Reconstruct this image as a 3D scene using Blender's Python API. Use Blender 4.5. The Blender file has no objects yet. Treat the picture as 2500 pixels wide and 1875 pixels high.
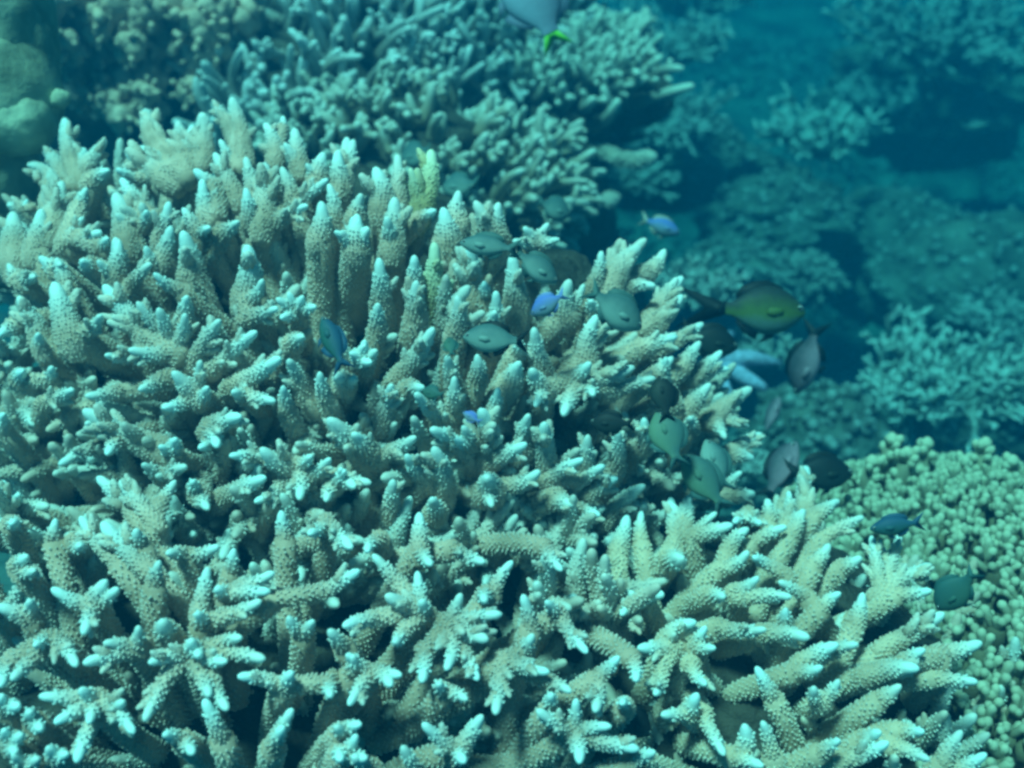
import bpy, math, random
import numpy as np
from mathutils import Vector, Matrix, noise
R = math.radians
scene = bpy.context.scene
col = scene.collection

# ------------------------------------------------------------ camera
F = 1098.0                      # focal length in pixels of a 1024 wide frame
PITCH = R(30)
O = np.array([0.0, 0.0, 1.0])
cd = bpy.data.cameras.new('camera'); cam = bpy.data.objects.new('camera', cd); col.objects.link(cam)
cam.location = O; cam.rotation_euler = (R(90) - PITCH, 0, 0)
cd.sensor_width = 36; cd.lens = 36 * F / 1024; cd.clip_start = 0.02; cd.clip_end = 200
cd.dof.use_dof = True; cd.dof.focus_distance = 0.86; cd.dof.aperture_fstop = 4.8
scene.camera = cam

# ------------------------------------------------------------ light: daylight filtered by sea water
W = bpy.data.worlds.new('World'); scene.world = W; W.use_nodes = True
nt = W.node_tree; nt.nodes.clear()
SUN_EL, SUN_AZ = R(66), R(-35)
sky = nt.nodes.new('ShaderNodeTexSky'); sky.sky_type = 'NISHITA'; sky.sun_disc = False
sky.sun_elevation = SUN_EL; sky.sun_rotation = SUN_AZ
mul = nt.nodes.new('ShaderNodeMix'); mul.data_type = 'RGBA'; mul.blend_type = 'MULTIPLY'
mul.inputs[0].default_value = 1.0
mul.inputs[7].default_value = (0.22, 0.60, 0.44, 1)
bg = nt.nodes.new('ShaderNodeBackground'); bg.inputs[1].default_value = 0.05
out = nt.nodes.new('ShaderNodeOutputWorld')
nt.links.new(sky.outputs[0], mul.inputs[6]); nt.links.new(mul.outputs[2], bg.inputs[0]); nt.links.new(bg.outputs[0], out.inputs[0])
sd = bpy.data.lights.new('sun', 'SUN'); sun = bpy.data.objects.new('sun', sd); col.objects.link(sun)
sd.energy = 5.0; sd.angle = R(10); sd.color = (0.62, 1.0, 0.85)
sv = Vector((math.sin(SUN_AZ) * math.cos(SUN_EL), math.cos(SUN_AZ) * math.cos(SUN_EL), math.sin(SUN_EL)))
sv = Vector((-0.25, -0.22, 0.94)).normalized()
sun.rotation_euler = sv.to_track_quat('Z', 'Y').to_euler()
sky.sun_elevation = math.asin(sv.z); sky.sun_rotation = math.atan2(sv.x, sv.y)
scene.view_settings.view_transform = 'Standard'; scene.view_settings.look = 'None'
scene.view_settings.exposure = 0.56; scene.view_settings.gamma = 1.0
scene.render.engine = 'CYCLES'
scene.cycles.use_denoising = True
scene.cycles.max_bounces = 6; scene.cycles.diffuse_bounces = 3; scene.cycles.volume_bounces = 1
scene.cycles.glossy_bounces = 2; scene.cycles.transparent_max_bounces = 8
scene.cycles.filter_width = 3.0

# ------------------------------------------------------------ helpers
FW = np.array([0, math.cos(PITCH), -math.sin(PITCH)]); RT = np.array([1.0, 0, 0]); UP = np.array([0, math.sin(PITCH), math.cos(PITCH)])
def ray(x, y):
    v = FW * F + RT * (x - 512) + UP * (384 - y)
    return v / np.linalg.norm(v)
def at(x, y, d): return O + ray(x, y) * d
def nz(v): v = np.asarray(v, float); return v / (np.linalg.norm(v) + 1e-12)
REG = {'R1': (0, 0), 'R2': (327.7, 0), 'R3': (655.4, 0), 'R4': (0, 245.8), 'R5': (327.7, 245.8), 'R6': (655.4, 245.8),
       'B1': (0, 491.5), 'B2': (327.7, 491.5), 'B3': (655.4, 491.5)}
def px(reg, x, y): a = REG[reg]; return a[0] + x / 6.0, a[1] + y / 6.0

class MB:
    """collects vertices and faces of one mesh, with a 'tip' value (growth colour) per vertex"""
    def __init__(s): s.v = []; s.q = []; s.t3 = []; s.t = []; s.n = 0
    def add(s, v, quads=None, tris=None, t=None):
        v = np.asarray(v, float).reshape(-1, 3)
        s.v.append(v)
        if quads is not None and len(quads): s.q.append(np.asarray(quads, int) + s.n)
        if tris is not None and len(tris): s.t3.append(np.asarray(tris, int) + s.n)
        s.t.append(np.zeros(len(v)) if t is None else np.broadcast_to(np.asarray(t, float), (len(v),)).copy())
        s.n += len(v)
    def merge(s, o):
        for a in o.q: s.q.append(a + s.n)
        for a in o.t3: s.t3.append(a + s.n)
        s.v += o.v; s.t += o.t; s.n += o.n
    def build(s, name, mat, parent=None, origin=None, smooth=True):
        me = bpy.data.meshes.new(name)
        v = np.concatenate(s.v)
        if origin is not None: v = v - np.asarray(origin)
        q = np.concatenate(s.q) if s.q else np.zeros((0, 4), int)
        t = np.concatenate(s.t3) if s.t3 else np.zeros((0, 3), int)
        nl = q.size + t.size
        me.vertices.add(len(v)); me.vertices.foreach_set('co', v.ravel())
        me.loops.add(nl); me.loops.foreach_set('vertex_index', np.concatenate([q.ravel(), t.ravel()]))
        me.polygons.add(len(q) + len(t))
        st = np.concatenate([np.arange(len(q)) * 4, len(q) * 4 + np.arange(len(t)) * 3])
        me.polygons.foreach_set('loop_start', st)
        me.update(calc_edges=True)
        me.polygons.foreach_set('use_smooth', np.full(len(me.polygons), smooth))
        a = me.attributes.new('tip', 'FLOAT', 'POINT'); a.data.foreach_set('value', np.concatenate(s.t))
        me.materials.append(mat); me.validate()
        o = bpy.data.objects.new(name, me); col.objects.link(o)
        if parent is not None: o.parent = parent
        if origin is not None and parent is None: o.location = origin
        return o

def frames(P):
    P = np.asarray(P, float); T = np.gradient(P, axis=0); T /= np.linalg.norm(T, axis=1)[:, None] + 1e-12
    a = np.array([0, 0, 1.0]) if abs(T[0][2]) < 0.8 else np.array([1.0, 0, 0])
    A = []; 
    for i in range(len(P)):
        a = a - T[i] * np.dot(a, T[i]); a /= np.linalg.norm(a) + 1e-12; A.append(a)
    A = np.array(A); B = np.cross(T, A)
    return T, A, B

def tube(mb, P, r, seg=8, t=None, wob=0.0, rng=None, cap0=True):
    P = np.asarray(P, float); r = np.asarray(r, float); n = len(P)
    T, A, B = frames(P)
    th = np.linspace(0, 2 * np.pi, seg, endpoint=False)
    rr = r[:, None] * np.ones(seg)[None]
    if wob and rng is not None: rr = rr * (1 + wob * rng.uniform(-1, 1, rr.shape))
    V = P[:, None] + rr[..., None] * (np.cos(th)[None, :, None] * A[:, None] + np.sin(th)[None, :, None] * B[:, None])
    i = np.arange(n - 1)[:, None] * seg; j = np.arange(seg)[None]; k = (j + 1) % seg
    Q = np.stack([i + j, i + k, i + seg + k, i + seg + j], -1).reshape(-1, 4)
    tv = np.zeros(n) if t is None else np.asarray(t, float)
    tt = np.repeat(tv, seg)
    end = P[-1] + T[-1] * r[-1] * 0.35
    V2 = np.concatenate([V.reshape(-1, 3), end[None]])
    tr = np.stack([(n - 1) * seg + j[0], (n - 1) * seg + k[0], np.full(seg, n * seg)], -1)
    tt = np.append(tt, tv[-1])
    if cap0:
        V2 = np.concatenate([V2, (P[0] - T[0] * r[0] * 0.3)[None]]); tt = np.append(tt, tv[0])
        tr = np.concatenate([tr, np.stack([k[0], j[0], np.full(seg, n * seg + 1)], -1)])
    mb.add(V2, Q, tr, tt)
    return T, A, B

def curve_pts(p0, p1, n, bend, rng):
    """a slightly bent line from p0 to p1"""
    s = np.linspace(0, 1, n)[:, None]; p0 = np.asarray(p0); p1 = np.asarray(p1)
    L = np.linalg.norm(p1 - p0); off = rng.normal(0, 1, 3) * L * bend
    return p0 + (p1 - p0) * s + off * np.sin(np.pi * s) 

def corallites(mb, P, r, s0, s1, step, size, rng, tipval, tt_=None):
    """rows of little cup bumps leaning towards the branch tip"""
    T, A, B = frames(P); P = np.asarray(P)
    seglen = np.linalg.norm(np.diff(P, axis=0), axis=1); cum = np.concatenate([[0], np.cumsum(seglen)]); L = cum[-1]
    C = []; D = []; S = []; TV = []
    s = L * s0; k = 0
    while s < L * s1:
        c = np.array([np.interp(s, cum, P[:, a]) for a in range(3)])
        tt = nz([np.interp(s, cum, T[:, a]) for a in range(3)]); aa = nz([np.interp(s, cum, A[:, a]) for a in range(3)]); bb = np.cross(tt, aa)
        rad = np.interp(s, cum, r); m = max(5, int(2 * np.pi * rad / (step * 1.05)))
        th = (np.arange(m) + 0.5 * (k % 2)) * 2 * np.pi / m + rng.uniform(-.25, .25, m) * 2 * np.pi / m * 0.8
        radial = np.cos(th)[:, None] * aa + np.sin(th)[:, None] * bb
        C.append(c + radial * rad * 0.93 + tt * rng.uniform(-.3, .3, (m, 1)) * step); D.append(radial * 0.8 + tt * 0.75)
        S.append(size * rng.uniform(0.7, 1.25, m)); TV.append(np.full(m, np.interp(s / L, [0, .6, 1], tipval) if tt_ is None else np.interp(s, cum, tt_)))
        s += step * 0.95; k += 1
    if not C: return
    C = np.concatenate(C); D = np.concatenate(D); D /= np.linalg.norm(D, axis=1)[:, None]; S = np.concatenate(S); TV = np.concatenate(TV)
    n = len(C); g = 5; X = np.cross(D, np.array([0.3, 0.5, 0.81])); X /= np.linalg.norm(X, axis=1)[:, None]; Y = np.cross(D, X)
    th = np.linspace(0, 2 * np.pi, g, endpoint=False)
    ring = np.cos(th)[None, :, None] * X[:, None] + np.sin(th)[None, :, None] * Y[:, None]
    v0 = C[:, None] + ring * (S * 0.62)[:, None, None]
    v1 = C[:, None] + ring * (S * 0.42)[:, None, None] + (D * (S * 1.25)[:, None])[:, None]
    v2 = (C + D * (S * 1.35)[:, None])[:, None]
    V = np.concatenate([v0, v1, v2], 1)                       # n, 11, 3
    j = np.arange(g); k2 = (j + 1) % g
    q = np.stack([j, k2, g + k2, g + j], -1); t3 = np.stack([g + j, g + k2, np.full(g, 2 * g)], -1)
    base = (np.arange(n) * (2 * g + 1))[:, None, None]
    tv = np.concatenate([np.repeat(TV[:, None], g, 1), np.repeat(TV[:, None] + 0.20, g + 1, 1)], 1).ravel()
    mb.add(V.reshape(-1, 3), (base + q).reshape(-1, 4), (base + t3).reshape(-1, 3), tv)

def branchlet(mb, p0, p1, r0, r1, rng, step=0.0042, size=0.0021, side=0, whiten=1.0, bend=0.04):
    """one tapering staghorn branchlet: ribbed shaft, cup bumps, pale rounded tip"""
    p0 = np.asarray(p0); p1 = np.asarray(p1); L = np.linalg.norm(p1 - p0)
    P = curve_pts(p0, p1, 9, bend, rng)
    s = np.linspace(0, 1, 9)
    r = r0 + (r1 - r0) * s ** 0.92
    # rounded end
    d = nz(P[-1] - P[-2])
    P = np.concatenate([P, [P[-1] + d * r1 * 0.7, P[-1] + d * r1 * 1.2]]); r = np.concatenate([r, [r1 * 0.74, r1 * 0.36]])
    wl = min(0.6, 0.027 / max(L, 1e-3))     # length share of the pale tip
    sv_ = np.concatenate([s, [1.0, 1.0]])
    gl = min(.9, 2.9 * wl); t = np.clip((sv_ - (1 - gl)) / gl, 0, 1) ** 1.35 * 0.95 * whiten
    ax0 = nz(P[1] - P[0]); PX = np.concatenate([[P[0] - ax0 * r0 * 1.5, P[0] - ax0 * r0 * .8], P]); rx = np.concatenate([[r0 * .6, r0 * .9], r]); tx = np.concatenate([[0, 0], t])
    tube(mb, PX, rx, 9, tx, 0.05, rng, True)
    corallites(mb, PX[:11], rx[:11], 0.02, max(0.7, 1 - 0.24 * wl), step, size, rng, None, tx[:11])
    for _ in range(side):
        k = rng.uniform(0.2, 0.82); c = p0 + (p1 - p0) * k; ax = nz(p1 - p0)
        o = nz(np.cross(ax, rng.normal(0, 1, 3))); dd = nz(o * 0.75 + ax * 1.0)
        rr = r0 + (r1 - r0) * k; l = rr * rng.uniform(.6, 1.5) + 0.003
        a = c + o * rr * 0.3; b = a + dd * (rr * 0.7 + l)
        PP = np.array([a, a + (b - a) * .5, b, b + dd * .0016]); q = max(0.0024, r1 * rng.uniform(.55, .8))
        tube(mb, PP, [q * 1.7, q * 1.35, q * 0.8, q * 0.45], 7, [0.08, 0.16 * whiten, 0.42 * whiten, 0.5 * whiten], 0.06, rng)
        corallites(mb, PP[:3], np.array([q * 1.35, q * 1.15, q * .85]), 0.1, 0.75, step * .95, size * .85, rng, (0.08, 0.2, 0.45 * whiten))

# ------------------------------------------------------------ materials
def mat(name, base, tip=None, rough=0.75, nscale=60, var=0.25, bump=0.3, spec=0.25, base2=None, bscale=220, bdist=0.002):
    m = bpy.data.materials.new(name); m.use_nodes = True; n = m.node_tree.nodes; l = m.node_tree.links
    b = n['Principled BSDF']; b.inputs['Roughness'].default_value = rough; b.inputs['Specular IOR Level'].default_value = spec
    tc = n.new('ShaderNodeTexCoord')
    no = n.new('ShaderNodeTexNoise'); no.inputs['Scale'].default_value = nscale; no.inputs['Detail'].default_value = 5
    l.new(tc.outputs['Object'], no.inputs['Vector'])
    rp = n.new('ShaderNodeValToRGB'); rp.color_ramp.elements[0].position = 0.3; rp.color_ramp.elements[1].position = 0.7
    b2 = base2 if base2 else tuple(c * (1 - 2 * var) for c in base)
    rp.color_ramp.elements[0].color = (*b2, 1); rp.color_ramp.elements[1].color = (*[min(1, c * (1 + var)) for c in base], 1)
    l.new(no.outputs['Fac'], rp.inputs['Fac']); last = rp.outputs['Color']
    big = n.new('ShaderNodeTexNoise'); big.inputs['Scale'].default_value = 7; big.inputs['Detail'].default_value = 4; l.new(tc.outputs['Object'], big.inputs['Vector'])
    br = n.new('ShaderNodeMapRange'); br.inputs[1].default_value = .35; br.inputs[2].default_value = .65; br.inputs[3].default_value = 1 - var * .9; br.inputs[4].default_value = 1 + var * .35
    l.new(big.outputs['Fac'], br.inputs[0]); vm = n.new('ShaderNodeVectorMath'); vm.operation = 'SCALE'; l.new(last, vm.inputs[0]); l.new(br.outputs[0], vm.inputs['Scale']); last = vm.outputs[0]
    if tip:
        at_ = n.new('ShaderNodeAttribute'); at_.attribute_name = 'tip'
        mx = n.new('ShaderNodeMix'); mx.data_type = 'RGBA'; mx.clamp_factor = True
        l.new(at_.outputs['Fac'], mx.inputs[0]); l.new(last, mx.inputs[6]); mx.inputs[7].default_value = (*tip, 1); last = mx.outputs[2]
    l.new(last, b.inputs['Base Color'])
    if bump:
        n2 = n.new('ShaderNodeTexNoise'); n2.inputs['Scale'].default_value = bscale; n2.inputs['Detail'].default_value = 3
        l.new(tc.outputs['Object'], n2.inputs['Vector'])
        bp = n.new('ShaderNodeBump'); bp.inputs['Strength'].default_value = bump; bp.inputs['Distance'].default_value = bdist
        l.new(n2.outputs['Fac'], bp.inputs['Height']); l.new(bp.outputs['Normal'], b.inputs['Normal'])
    return m

M_STAG = mat('staghorn_skin', (0.52, 0.38, 0.30), (0.60, 0.84, 0.86), base2=(0.38, 0.27, 0.195), nscale=35)
M_STAG2 = mat('staghorn_skin_pale', (0.55, 0.42, 0.31), (0.60, 0.84, 0.86), base2=(0.43, 0.31, 0.22), nscale=35)
M_GREEN = mat('staghorn_skin_yellow', (0.47, 0.39, 0.20), (0.64, 0.76, 0.62), nscale=35)
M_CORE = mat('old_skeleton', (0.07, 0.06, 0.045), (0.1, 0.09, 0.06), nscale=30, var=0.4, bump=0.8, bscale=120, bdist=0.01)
M_KNOB = mat('knob_skin', (0.17, 0.155, 0.095), (0.47, 0.49, 0.37), base2=(0.075, 0.07, 0.045), nscale=30)
M_FING = mat('finger_skin', (0.24, 0.22, 0.20), (0.66, 0.74, 0.76), base2=(0.12, 0.10, 0.08), nscale=22, bump=0.5)
M_FINGB = mat('finger_skin_tan', (0.26, 0.21, 0.15), (0.60, 0.64, 0.60), base2=(0.15, 0.12, 0.08), nscale=22, bump=0.5)
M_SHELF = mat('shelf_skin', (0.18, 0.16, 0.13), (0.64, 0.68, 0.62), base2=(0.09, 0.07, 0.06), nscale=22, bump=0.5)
M_SMOOTH = mat('lobe_skin', (0.36, 0.40, 0.30), None, base2=(0.17, 0.19, 0.13), nscale=22, bump=0.5, bscale=160, bdist=.003)
M_SOFT = mat('soft_lump_skin', (0.42, 0.27, 0.19), (0.66, 0.46, 0.36), base2=(0.20, 0.13, 0.10), nscale=14, bump=0.7, bscale=130, bdist=0.004)
M_TWIG = mat('twig_skin', (0.12, 0.14, 0.13), (0.40, 0.48, 0.48), nscale=12)
M_LACE = mat('lace_twig_skin', (0.16, 0.19, 0.17), (0.50, 0.62, 0.60), nscale=12)
M_ROCK = mat('reef_rock', (0.12, 0.15, 0.13), None, base2=(0.03, 0.04, 0.04), nscale=5, bump=1.0, bscale=24, bdist=0.03)
M_BOUL = mat('boulder_skin', (0.12, 0.15, 0.13), None, base2=(0.05, 0.065, 0.06), nscale=16, bump=1.0, bscale=55, bdist=0.012)
M_STAR = mat('sea_star_skin', (0.30, 0.38, 0.55), None, nscale=90, var=0.25, bump=0.8, bscale=260)

# ------------------------------------------------------------ tagging
def tag(o, label, cat, group=None, kind=None):
    if label: o['label'] = label
    if cat: o['category'] = cat
    if group: o['group'] = group
    if kind: o['kind'] = kind
    return o
def thing(name, label, cat, loc=(0, 0, 0), group=None):
    o = bpy.data.objects.new(name, None); col.objects.link(o); o.location = tuple(loc); o.empty_display_size = 0.05
    return tag(o, label, cat, group)

# ------------------------------------------------------------ colony canopies (ellipsoids)
class Ell:
    def __init__(s, c, r): s.c = np.array(c, float); s.r = np.array(r, float)
    def hit(s, x, y):
        """distance along the line of sight where the canopy is met, else the closest approach"""
        d = ray(x, y); o = (O - s.c) / s.r; e = d / s.r
        a = e @ e; b = 2 * o @ e; c = o @ o - 1; D = b * b - 4 * a * c
        if D <= 0: return -b / (2 * a)
        return (-b - math.sqrt(D)) / (2 * a)
    def normal(s, p): return nz((np.asarray(p) - s.c) / s.r ** 2)
    def sample(s, rng):
        v = nz(rng.normal(0, 1, 3)); return s.c + v * s.r, nz(v / s.r)
def proj(p):
    q = np.asarray(p) - O; z = q @ FW
    return 512 + F * (q @ RT) / z, 384 - F * (q @ UP) / z, z
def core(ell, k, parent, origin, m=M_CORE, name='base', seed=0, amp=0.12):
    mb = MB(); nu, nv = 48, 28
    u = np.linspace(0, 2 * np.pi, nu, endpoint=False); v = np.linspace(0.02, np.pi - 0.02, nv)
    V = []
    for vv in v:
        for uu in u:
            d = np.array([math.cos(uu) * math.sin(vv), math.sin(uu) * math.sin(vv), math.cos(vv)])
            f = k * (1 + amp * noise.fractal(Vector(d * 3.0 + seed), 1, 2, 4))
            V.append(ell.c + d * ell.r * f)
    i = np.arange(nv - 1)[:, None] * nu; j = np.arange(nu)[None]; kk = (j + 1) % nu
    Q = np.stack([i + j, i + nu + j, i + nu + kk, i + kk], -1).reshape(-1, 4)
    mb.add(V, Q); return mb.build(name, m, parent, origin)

def trace(reg, items):
    out = []
    for (b, tips) in items:
        bx, by = px(reg, *b); tt = []
        for tp in tips:
            x, y = px(reg, tp[0], tp[1]); w = tp[2] / 6.0
            bb = px(reg, tp[3], tp[4]) if len(tp) > 3 else (bx, by)
            tt.append((x, y, w, bb))
        out.append((bx, by, tt))
    return out

DOME = []
DOME += trace('R1', [
 ((470,1080), [(390,730,60),(280,900,45,420,1080),(500,910,55),(620,860,55)]),
 ((320,1380), [(365,1125,85),(180,990,42,290,1200),(310,1030,45,370,1200)]),
 ((1090,1030), [(880,680,88),(860,890,48),(790,930,80,1000,1080),(720,1025,35,850,1090)]),
 ((1120,960), [(1070,750,55),(1150,770,45),(1215,700,65,1220,960)]),
 ((1450,980), [(1395,610,70),(1300,640,40,1380,760),(1330,860,42,1400,1000)]),
 ((1400,1180), [(1300,945,70)]),
 ((1520,1200), [(1480,970,50)]),
 ((1580,1330), [(1590,1020,88),(1480,1160,58,1500,1340)]),
 ((1290,1330), [(1190,1040,60,1310,1140),(1215,1110,62,1240,1330)]),
 ((1700,1260), [(1950,1090,45),(1830,1240,50,1640,1350)]),
 ((1190,1400), [(1110,1270,42),(1250,1370,36)]), ((1320,1410), [(1420,1340,55)]),
 ((90,1540), [(80,1320,95)]), ((220,1500), [(245,1300,75)]), ((380,1480), [(490,1320,42),(510,1150,48,470,1260)]),
 ((900,1310), [(740,1090,58),(880,1280,40,860,1370)]), ((770,1440), [(710,1210,95)]),
 ((980,1560), [(1020,1390,62),(880,1500,40,930,1600)]), ((1150,1660), [(1110,1430,88)]), ((700,1659), [(710,1470,58),(600,1580,32)]),
 ((1490,1780), [(1490,1520,105)]),
 ((1800,1010), [(1770,800,60),(1720,880,45)]), ((1900,1080), [(1930,950,65),(1850,1000,45)]), ((2050,1100), [(2080,860,70),(2030,930,60)]),
 ((1920,1430), [(1930,1250,80)]), ((2140,1500), [(2140,1330,90),(2060,1400,45),(2200,1390,45)]), ((2130,1300),[(2160,1190,60)]),
 ((620,1480), [(590,1400,55,480,1430),(640,1440,40)]), ((340,1620), [(260,1560,60),(360,1590,50)]),
 ((1650,960), [(1600,760,55),(1700,720,35,1690,800)]), ((1750,1180),[(1700,1030,60)]), ((2000,1330),[(1980,1130,60)]),
 ((560,1090),[(640,1030,60)]), ((960,1430),[(1010,1240,50)]), ((160,1250),[(160,1215,40),(60,1230,35)]),
])
DOME += trace('R2', [
 ((80,1130),[(60,950,75),(150,870,60)]), ((330,1250),[(300,1050,85)]), ((420,1230),[(420,960,60)]), ((560,1260),[(620,940,75),(500,1030,50)]),
 ((720,1440),[(700,1290,90)]), ((780,1330),[(780,1180,75)]), ((1010,1400),[(1020,1250,75),(900,1240,70)]),
 ((390,1480),[(400,1230,80),(360,1330,60)]), ((150,1440),[(150,1330,60),(230,1380,50),(60,1400,50)]), ((1240,1480),[(1190,1380,60),(1310,1360,45),(1370,1440,50),(1130,1450,40)]),
 ((560,1310),[(630,1270,35)]),
])
DOME += trace('R4', [
 ((410,260),[(350,100,62)]), ((430,540),[(340,270,95),(600,430,45,520,520)]), ((250,560),[(130,335,75)]), ((90,480),[(5,530,52)]),
 ((1120,680),[(650,270,85,900,560),(840,360,62,1010,540),(960,400,55,1060,580),(1110,430,58,1080,610)]),
 ((1160,720),[(1310,460,62),(1520,530,58,1290,740)]),
 ((1000,650),[(650,660,45,850,640),(800,630,62)]),
 ((1400,850),[(1660,690,68)]),
 ((1180,900),[(1060,780,72),(1200,710,45),(1240,860,55,1200,940),(1000,970,50,1130,920)]), ((990,800),[(850,860,55)]),
 ((1470,900),[(1410,880,42),(1630,930,48)]),
 ((1480,330),[(1570,220,52),(1650,380,52,1480,440)]), ((790,230),[(890,120,42)]), ((1080,270),[(940,180,42)]), ((700,150),[(700,-10,72)]),
 ((1110,470),[(1120,320,62)]),
 ((260,950),[(430,870,48)]), ((730,880),[(540,900,52)]), ((1720,1000),[(1700,860,52)]),
 ((960,1230),[(540,1010,95),(530,1070,45,680,1150)]), ((700,1170),[(650,1240,52)]), ((1270,1100),[(1420,1030,72),(1300,1190,68),(1210,1210,30,1260,1180)]), ((620,1190),[(380,1300,42)]),
 ((1340,1510),[(1570,1400,62)]), ((970,1390),[(870,1320,52),(1100,1330,42)]), ((1190,1500),[(1240,1570,62)]),
 ((1780,1340),[(1590,1240,75),(1860,1270,42),(1970,1290,52,1860,1390),(1550,1530,52,1710,1430),(1800,1500,62),(1400,1260,50,1590,1270)]),
 ((2000,1430),[(2060,1360,50),(1960,1520,60),(2200,1420,50)]),
 ((1780,400),[(1680,330,40),(1740,300,36),(1810,320,40),(1880,370,40),(1700,430,32)]), ((1760,580),[(1810,550,60)]),
 ((2110,700),[(2030,570,42),(2180,610,50),(2212,700,46)]), ((1820,900),[(1740,700,55)]), ((1960,920),[(1920,780,55)]),
 ((2212,1230),[(2130,1140,62)]), ((2160,1240),[(2000,1060,80)]), ((120,800),[(130,760,60),(310,740,35,290,820)]), ((20,1120),[(20,1020,55)]),
 ((1040,1260),[(1050,1170,60),(970,1210,36)]), ((1180,1480),[(1160,1420,50)]), ((60,1659),[(20,1450,80),(110,1500,42,60,1570)]),
 ((240,620),[(230,540,45)]), ((540,120),[(500,100,55)]), ((120,220),[(60,130,42),(200,190,52,90,190)]),
])
DOME += trace('R5', [
 ((650,400),[(640,20,85)]), ((860,330),[(860,25,85)]), ((1130,350),[(1110,90,85)]), ((320,360),[(310,110,72)]), ((520,260),[(520,90,62)]),
 ((530,430),[(530,240,75)]), ((300,500),[(300,370,60)]), ((960,300),[(940,230,42)]), ((770,520),[(780,330,70)]), ((1010,520),[(1010,300,60)]),
 ((1430,420),[(1440,240,80),(1530,250,45)]), ((1600,400),[(1580,340,60)]),
 ((1690,250),[(1850,25,90),(1640,60,45,1590,240),(2010,50,62,1890,190),(1940,240,50,1790,260)]),
 ((1950,420),[(2110,210,62),(2110,320,58,1940,480)]), ((1880,620),[(2070,550,62)]),
 ((1280,740),[(1240,520,72)]), ((1560,680),[(1600,450,75),(1680,430,45,1600,520)]), ((960,480),[(1000,410,50)]),
 ((1480,800),[(1560,720,60),(1810,740,60),(1940,800,60,1700,880),(1420,1000,62,1480,860),(1590,890,60,1560,820),(1250,950,55,1290,860)]),
 ((430,790),[(620,520,68)]), ((770,880),[(720,680,65)]), ((770,980),[(760,810,58)]), ((330,1060),[(380,850,62)]), ((760,1110),[(540,900,58)]),
 ((950,1260),[(930,1010,92)]), ((1180,1220),[(1200,1030,62)]), ((1310,1350),[(1300,1090,82)]), ((1540,1320),[(1560,1160,66)]), ((1740,1320),[(1740,1130,55)]), ((990,1010),[(1020,870,52)]),
 ((300,1260),[(170,1140,60),(510,1160,56)]), ((220,1280),[(20,1060,72)]),
 ((880,1360),[(640,1110,64)]), ((610,1410),[(480,1270,62)]), ((690,1480),[(650,1240,78)]), ((860,1190),[(820,1100,45),(780,1170,50)]), ((970,1290),[(1170,1200,72)]),
 ((980,1470),[(960,1400,92),(980,1550,60)]), ((1070,1440),[(1250,1370,62)]), ((1320,1400),[(1510,1290,52),(1640,1330,46,1490,1420)]), ((1570,1500),[(1720,1400,52)]), ((1670,1640),[(1880,1450,62)]),
 ((380,1620),[(390,1430,64)]), ((650,1600),[(630,1530,72)]), ((1370,1520),[(1450,1550,72),(1610,1610,45,1500,1590)]), ((1130,640),[(1150,580,50)]), ((1100,820),[(1140,720,80)]),
 ((100,830),[(60,790,70),(160,800,50)]), ((220,720),[(220,590,50),(280,640,55),(150,650,50)]), ((80,1400),[(80,1350,45),(150,1440,60)]),
 ((500,850),[(560,850,50)]), ((900,800),[(900,680,60)]), ((1280,860),[(1230,760,75)]), ((1900,1200),[(1900,1060,60)]), ((1960,780),[(2050,690,55)]),
])
DOME += trace('R6', [
 ((110,580),[(265,480,50)]), ((160,730),[(250,600,62)]), ((230,790),[(380,650,52),(420,740,42)]), ((0,590),[(100,540,52)]), ((10,380),[(120,210,52)]), ((20,480),[(150,320,48)]),
 ((350,1030),[(550,870,66),(540,1080,45),(410,1140,42)]), ((200,980),[(310,850,62)]), ((430,1260),[(620,1140,52),(560,1270,60)]), ((420,1490),[(570,1490,62),(500,1370,42)]),
 ((120,980),[(60,690,60,60,880)]), ((210,1100),[(210,1040,55)]),
])
FRONT = []
FRONT += trace('R4', [((830,1659),[(610,1410,66)]), ((930,1659),[(740,1430,64),(1040,1430,52,950,1560)])])
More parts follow.
